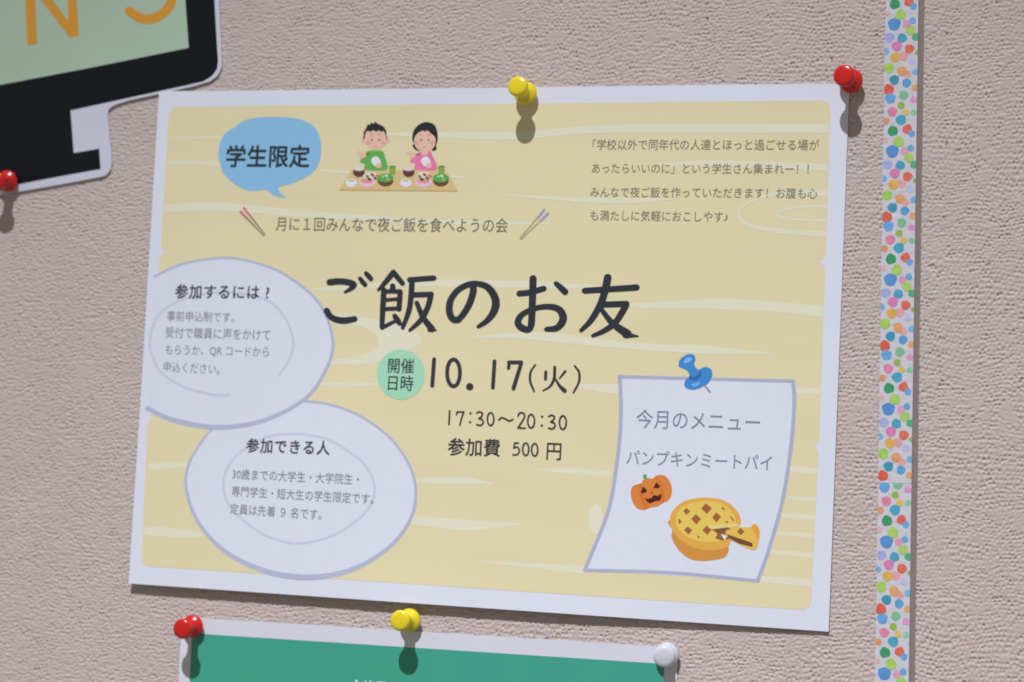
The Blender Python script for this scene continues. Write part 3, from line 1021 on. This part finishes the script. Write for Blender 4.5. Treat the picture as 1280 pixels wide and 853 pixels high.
zp = Z(760, 440, 5.333)
pin_p = art('printed_pin', [(470, 85), (485, 45), (535, 16), (572, 20), (583, 50), (575, 85), (602, 118), (650, 100), (690, 120), (694, 160), (672, 205), (640, 228), (600, 248),
                            (550, 252), (514, 235), (510, 205), (528, 178), (543, 158), (530, 128), (500, 110), (478, 102)], '#3D83C8', 0.14, True, 4, zp)
art('pin_shade', [(545, 160), (585, 165), (622, 128), (618, 165), (590, 190), (550, 188)], '#2C66A6', 0.145, True, 4, zp, pin_p)
art('pin_highlight', [(505, 65), (530, 40), (558, 42), (550, 62), (520, 75)], '#75B2E6', 0.145, True, 4, zp, pin_p)
art('pin_highlight', [(555, 215), (585, 208), (615, 200), (605, 220), (575, 232)], '#6AA8DF', 0.145, True, 4, zp, pin_p)
ps.strokes('pin_needle_picture', [(zp([(642, 222), (680, 268)]), [2.6, 2.2])], ink('#8C8794'), 0.135, pin_p)

# pumpkin
zk = Z(770, 580, 5.686)
pk = art('pumpkin_picture', [(105, 210), (115, 165), (150, 145), (180, 140), (195, 112), (230, 102), (262, 105), (285, 85), (330, 80), (370, 105), (395, 160), (395, 220), (370, 262),
                             (335, 275), (300, 300), (240, 312), (200, 328), (155, 318), (120, 275)], '#CF7C3B', 0.14, True, 5, zk)
art('pumpkin_rib', [(180, 142), (192, 200), (215, 260), (235, 308), (205, 320), (180, 260), (165, 190), (165, 150)], '#C96F2C', 0.144, True, 5, zk, pk)
art('pumpkin_rib', [(270, 100), (310, 120), (335, 180), (345, 262), (325, 278), (318, 190), (295, 130)], '#C96F2C', 0.144, True, 5, zk, pk)
art('pumpkin_stem', [(190, 82), (210, 72), (218, 80), (222, 108), (200, 112)], '#4DA06A', 0.148, False, 4, zk, pk)
art('pumpkin_eye', [(175, 210), (192, 160), (222, 190), (212, 206)], '#4A2018', 0.150, False, 4, zk, pk)
art('pumpkin_eye', [(265, 172), (288, 130), (314, 162), (300, 176)], '#4A2018', 0.150, False, 4, zk, pk)
art('pumpkin_nose', [(245, 212), (254, 192), (264, 208)], '#8A3A1C', 0.150, False, 4, zk, pk)
art('pumpkin_mouth', [(205, 240), (222, 248), (235, 252), (238, 238), (250, 248), (262, 226), (280, 222), (296, 230), (303, 218), (318, 222), (322, 204), (325, 238), (308, 268),
                      (292, 262), (282, 276), (270, 282), (262, 275), (240, 282), (220, 268)], '#4A1C16', 0.150, False, 4, zk, pk)
art('pumpkin_tooth', [(262, 272), (284, 266), (296, 284), (276, 290)], '#CF7C3B', 0.154, False, 4, zk, pk)
# pie
pie = art('pie_picture', [(380, 400), (400, 470), (395, 520), (430, 590), (480, 645), (540, 680), (620, 690), (700, 682), (770, 665), (800, 620), (800, 560), (820, 540), (800, 500),
                          (860, 420), (600, 380)], '#C98A40', 0.140, True, 5, zk)
art('pie_crust', [(383, 400), (400, 340), (460, 280), (540, 250), (650, 240), (760, 258), (840, 310), (880, 370), (885, 430), (830, 470), (820, 540), (790, 590), (700, 612), (600, 608),
                  (500, 570), (430, 510), (392, 450)], '#D7A24B', 0.144, True, 5, zk, pie)
art('pie_lattice', [(425, 400), (450, 330), (520, 285), (620, 265), (720, 272), (800, 315), (845, 375), (850, 425), (800, 470), (760, 520), (720, 550), (640, 555), (560, 540), (480, 500),
                    (435, 450)], '#E6BC5C', 0.148, True, 5, zk, pie)
for pts in ([(605, 315), (640, 280), (682, 315), (645, 357)], [(535, 392), (568, 358), (605, 392), (572, 432)], [(685, 382), (712, 345), (748, 375), (715, 418)],
            [(478, 335), (500, 312), (528, 338), (502, 364)], [(484, 472), (510, 445), (544, 472), (518, 502)], [(614, 472), (650, 435), (682, 465), (650, 505)],
            [(443, 395), (448, 388), (468, 412), (448, 430)], [(812, 368), (845, 405), (835, 408), (815, 385)], [(755, 305), (778, 325), (768, 332), (750, 318)],
            [(580, 505), (600, 522), (582, 528)], [(775, 415), (792, 405), (800, 416), (788, 422)]):
    art('pie_filling', pts, '#9A5C38', 0.152, False, 4, zk, pie)
art('cut_hollow', [(700, 470), (800, 455), (790, 500), (815, 530), (760, 545), (705, 530), (722, 500)], '#8C5A38', 0.156, False, 4, zk, pie)
art('cut_highlight', [(745, 500), (790, 508), (775, 545)], '#E4E0DC', 0.160, False, 4, zk, pie)
sl_ = art('pie_slice_picture', [(660, 435), (760, 445), (960, 450), (975, 425), (1005, 435), (1022, 475), (1018, 540), (985, 612), (880, 575), (790, 520), (770, 470), (670, 462)], '#E0B555',
          0.164, True, 4, zk)
art('slice_edge', [(660, 436), (860, 425), (880, 440), (720, 462), (672, 460)], '#D8C78A', 0.168, False, 4, zk, sl_)
art('slice_filling', [(680, 466), (790, 452), (820, 460), (770, 480), (720, 492)], '#7C5538', 0.170, False, 4, zk, sl_)
art('slice_filling', [(788, 500), (970, 562), (972, 592), (880, 570), (800, 528)], '#6E4830', 0.170, False, 4, zk, sl_)
art('pie_filling', [(860, 485), (885, 455), (915, 482), (888, 508)], '#9A5C38', 0.172, False, 4, zk, sl_)
art('crust_edge', [(962, 450), (985, 432), (1010, 455), (1020, 500), (1005, 540), (990, 500)], '#DB9C3E', 0.174, True, 4, zk, sl_)

# ------------------------------------------------------------------ green sheet below
gp = thing('green_leaflet', 'white bordered green leaflet pinned below the large notice', 'leaflet', (-0.03, -0.001, -0.2))


def leaf_h(x, z):
    d = x - _gl
    return 0.75 + 1.3 * math.exp(-max(0, d) / 5.0) * min(1, max(0, (_gt - z) / 14)) + 0.10 * math.sin(x / 9.0) * min(1, max(0, (_gt - z) / 20)) + 0.05 * math.sin(x / 4.1 + 1)


_gl, _gt = wall_pt(229, 772, 0.8)
gs = Sheet(leaf_h, gp)
tl_, tr_ = np.array(wall_pt(228.8, 771.2, 0.8)), np.array(wall_pt(847.5, 809.6, 0.8))
ex = (tr_ - tl_) / np.linalg.norm(tr_ - tl_)
dn = np.array(wall_pt(845.2, 850, 0.8)) - tr_
dn = np.array((ex[1], -ex[0]))
q_ = [tl_, tr_, tr_ + dn * 297, tl_ + dn * 297]
gs.paper('paper', q_, material('glossy_leaflet_paper', albedo('#CBCBDA'), rough=0.32, spec=0.45, tint=0.015), nx=110, ny=40, raw=True)
bl = 4.6
q2 = [tl_ + ex * 4.7 + dn * 6.6, tr_ - ex * 5.2 + dn * 6.6, tr_ - ex * 5.2 + dn * 291, tl_ + ex * 4.7 + dn * 291]
gmat = material('green_leaflet_print', albedo('#3C9884'), rough=0.36, spec=0.4, tint=0.05, stretch=(18, 18, 3), tscale=2.0)
# gridded so that the print follows the gentle waves of the sheet
bm = bmesh.new()
NX, NY = 90, 40
g = [[bm.verts.new(((q2[0] * (1 - i / NX) + q2[1] * i / NX) * (1 - j / NY) + (q2[3] * (1 - i / NX) + q2[2] * i / NX) * j / NY).tolist()[0:1] + [0] +
                   ((q2[0] * (1 - i / NX) + q2[1] * i / NX) * (1 - j / NY) + (q2[3] * (1 - i / NX) + q2[2] * i / NX) * j / NY).tolist()[1:2])
      for i in range(NX + 1)] for j in range(NY + 1)]
for j in range(NY):
    for i in range(NX):
        bm.faces.new((g[j][i], g[j + 1][i], g[j + 1][i + 1], g[j][i + 1]))
gs.finish('green_print', bm, gmat, 0.05, maxlen=50)
gs.strokes('letter_mark', [([(446, 851), (443, 858)], 2.4), ([(457, 852), (457, 858)], 2), ([(463, 852), (467, 858)], 2), ([(472, 853), (482, 853.3)], 1.6)], ink('#D9E6E0'), 0.09)

# ------------------------------------------------------------------ push pins
def plastic(name, rgb):
    m = bpy.data.materials.new(name)
    m.use_nodes = True
    nt = m.node_tree
    b = nt.nodes['Principled BSDF']
    b.inputs['Base Color'].default_value = (*rgb, 1)
    b.inputs['Roughness'].default_value = 0.22
    b.inputs['Specular IOR Level'].default_value = 0.55
    b.inputs['Subsurface Weight'].default_value = 0.12
    b.inputs['Subsurface Radius'].default_value = (0.003, 0.002, 0.001)
    b.inputs['Subsurface Scale'].default_value = 0.6
    geo = nt.nodes.new('ShaderNodeNewGeometry')
    n = nt.nodes.new('ShaderNodeTexNoise')
    n.inputs['Scale'].default_value = 500
    nt.links.new(geo.outputs['Position'], n.inputs['Vector'])
    bp = nt.nodes.new('ShaderNodeBump')
    bp.inputs['Distance'].default_value = 0.00004
    nt.links.new(n.outputs[0], bp.inputs['Height'])
    nt.links.new(bp.outputs[0], b.inputs['Normal'])
    return m


PINCOL = {'red': plastic('red_plastic', (0.66, 0.018, 0.014)), 'yellow': plastic('yellow_plastic', (0.86, 0.70, 0.02)),
          'white': plastic('white_plastic', (0.66, 0.67, 0.70))}
steel = material('steel_needle', [0.55, 0.55, 0.56], rough=0.25, tint=0.02)
steel.node_tree.nodes['Principled BSDF'].inputs['Metallic'].default_value = 1.0
PROF = [(0.0, 1.6), (1.6, 1.6), (3.6, 1.75), (4.45, 2.05), (4.75, 2.6), (4.7, 3.2), (4.3, 3.75), (3.5, 4.25), (2.75, 4.9), (2.4, 5.8), (2.3, 7.0), (2.4, 8.4), (2.7, 9.6),
        (3.3, 10.5), (3.9, 11.1), (4.15, 11.7), (4.15, 12.3), (3.95, 12.85), (3.4, 13.2), (2.2, 13.4), (0.0, 13.45)]


def lathe(name, prof, mat, parent, seg=40):
    bm = bmesh.new()
    rings = []
    for r, h in prof:
        if r == 0:
            rings.append([bm.verts.new((0, -h * MM, 0))])
        else:
            rings.append([bm.verts.new((r * MM * math.cos(2 * math.pi * k / seg), -h * MM, r * MM * math.sin(2 * math.pi * k / seg))) for k in range(seg)])
    for a, b in zip(rings, rings[1:]):
        for k in range(seg):
            j = (k + 1) % seg
            if len(a) == 1:
                bm.faces.new((a[0], b[k], b[j]))
            elif len(b) == 1:
                bm.faces.new((a[k], b[0], a[j]))
            else:
                bm.faces.new((a[k], b[k], b[j], a[j]))
    bmesh.ops.recalc_face_normals(bm, faces=bm.faces[:])
    me = bpy.data.meshes.new(name)
    bm.to_mesh(me)
    bm.free()
    for p in me.polygons:
        p.use_smooth = True
    return me


PIN_ME = lathe('grip', PROF, None, None)
NEEDLE_ME = lathe('needle', [(0, -7), (0.3, -5), (0.5, -4.5), (0.5, 1.8), (0, 1.8)], None, None, 12)
NEEDLE_ME.materials.append(steel)


def push_pin(colour, label, flange, stand=0.0, tilt=(0, 0), spin=0.0):
    """flange: survey point of the broad collar's middle; tilt in mm of sideways / upward drift of the cap"""
    x, z = wall_pt(flange[0], flange[1], 3.1 + stand)
    t = Vector((tilt[0], 0, tilt[1]))
    base_x, base_z = x - t.x * 0.32, z - t.z * 0.32
    root = thing('push_pin', label, 'push pin', (base_x * MM, -stand * MM, base_z * MM), group='push pins holding the papers')
    axis = Vector((t.x, -9.3, t.z)).normalized()
    root.rotation_euler = Vector((0, -1, 0)).rotation_difference(axis).to_euler()
    me = PIN_ME.copy()
    me.materials.append(PINCOL[colour])
    g = bpy.data.objects.new('grip', me)
    C.objects.link(g)
    g.parent = root
    n = bpy.data.objects.new('needle', NEEDLE_ME)
    C.objects.link(n)
    n.parent = root
    return root


push_pin('yellow', 'yellow push pin in the top edge of the large notice', (656.5, 116.5), 1.1, (-0.2, 1.0))
push_pin('red', 'red push pin at the upper right corner of the large notice', (1063.0, 101.0), 0.9, (-1.0, 0.2))
push_pin('red', 'red push pin in the lower edge of the black monitor card', (8.8, 226.5), 0.9, (0.3, -1.6))
push_pin('red', 'red push pin at the upper left corner of the green leaflet', (240.2, 783.0), 0.7, (0.3, -0.6))
push_pin('yellow', 'yellow push pin in the top edge of the green leaflet', (511.3, 775.5), 0.7, (-0.3, 0.3))
push_pin('white', 'white push pin at the upper right corner of the green leaflet', (833.4, 818.6), 0.5, (1.25, 0.0))
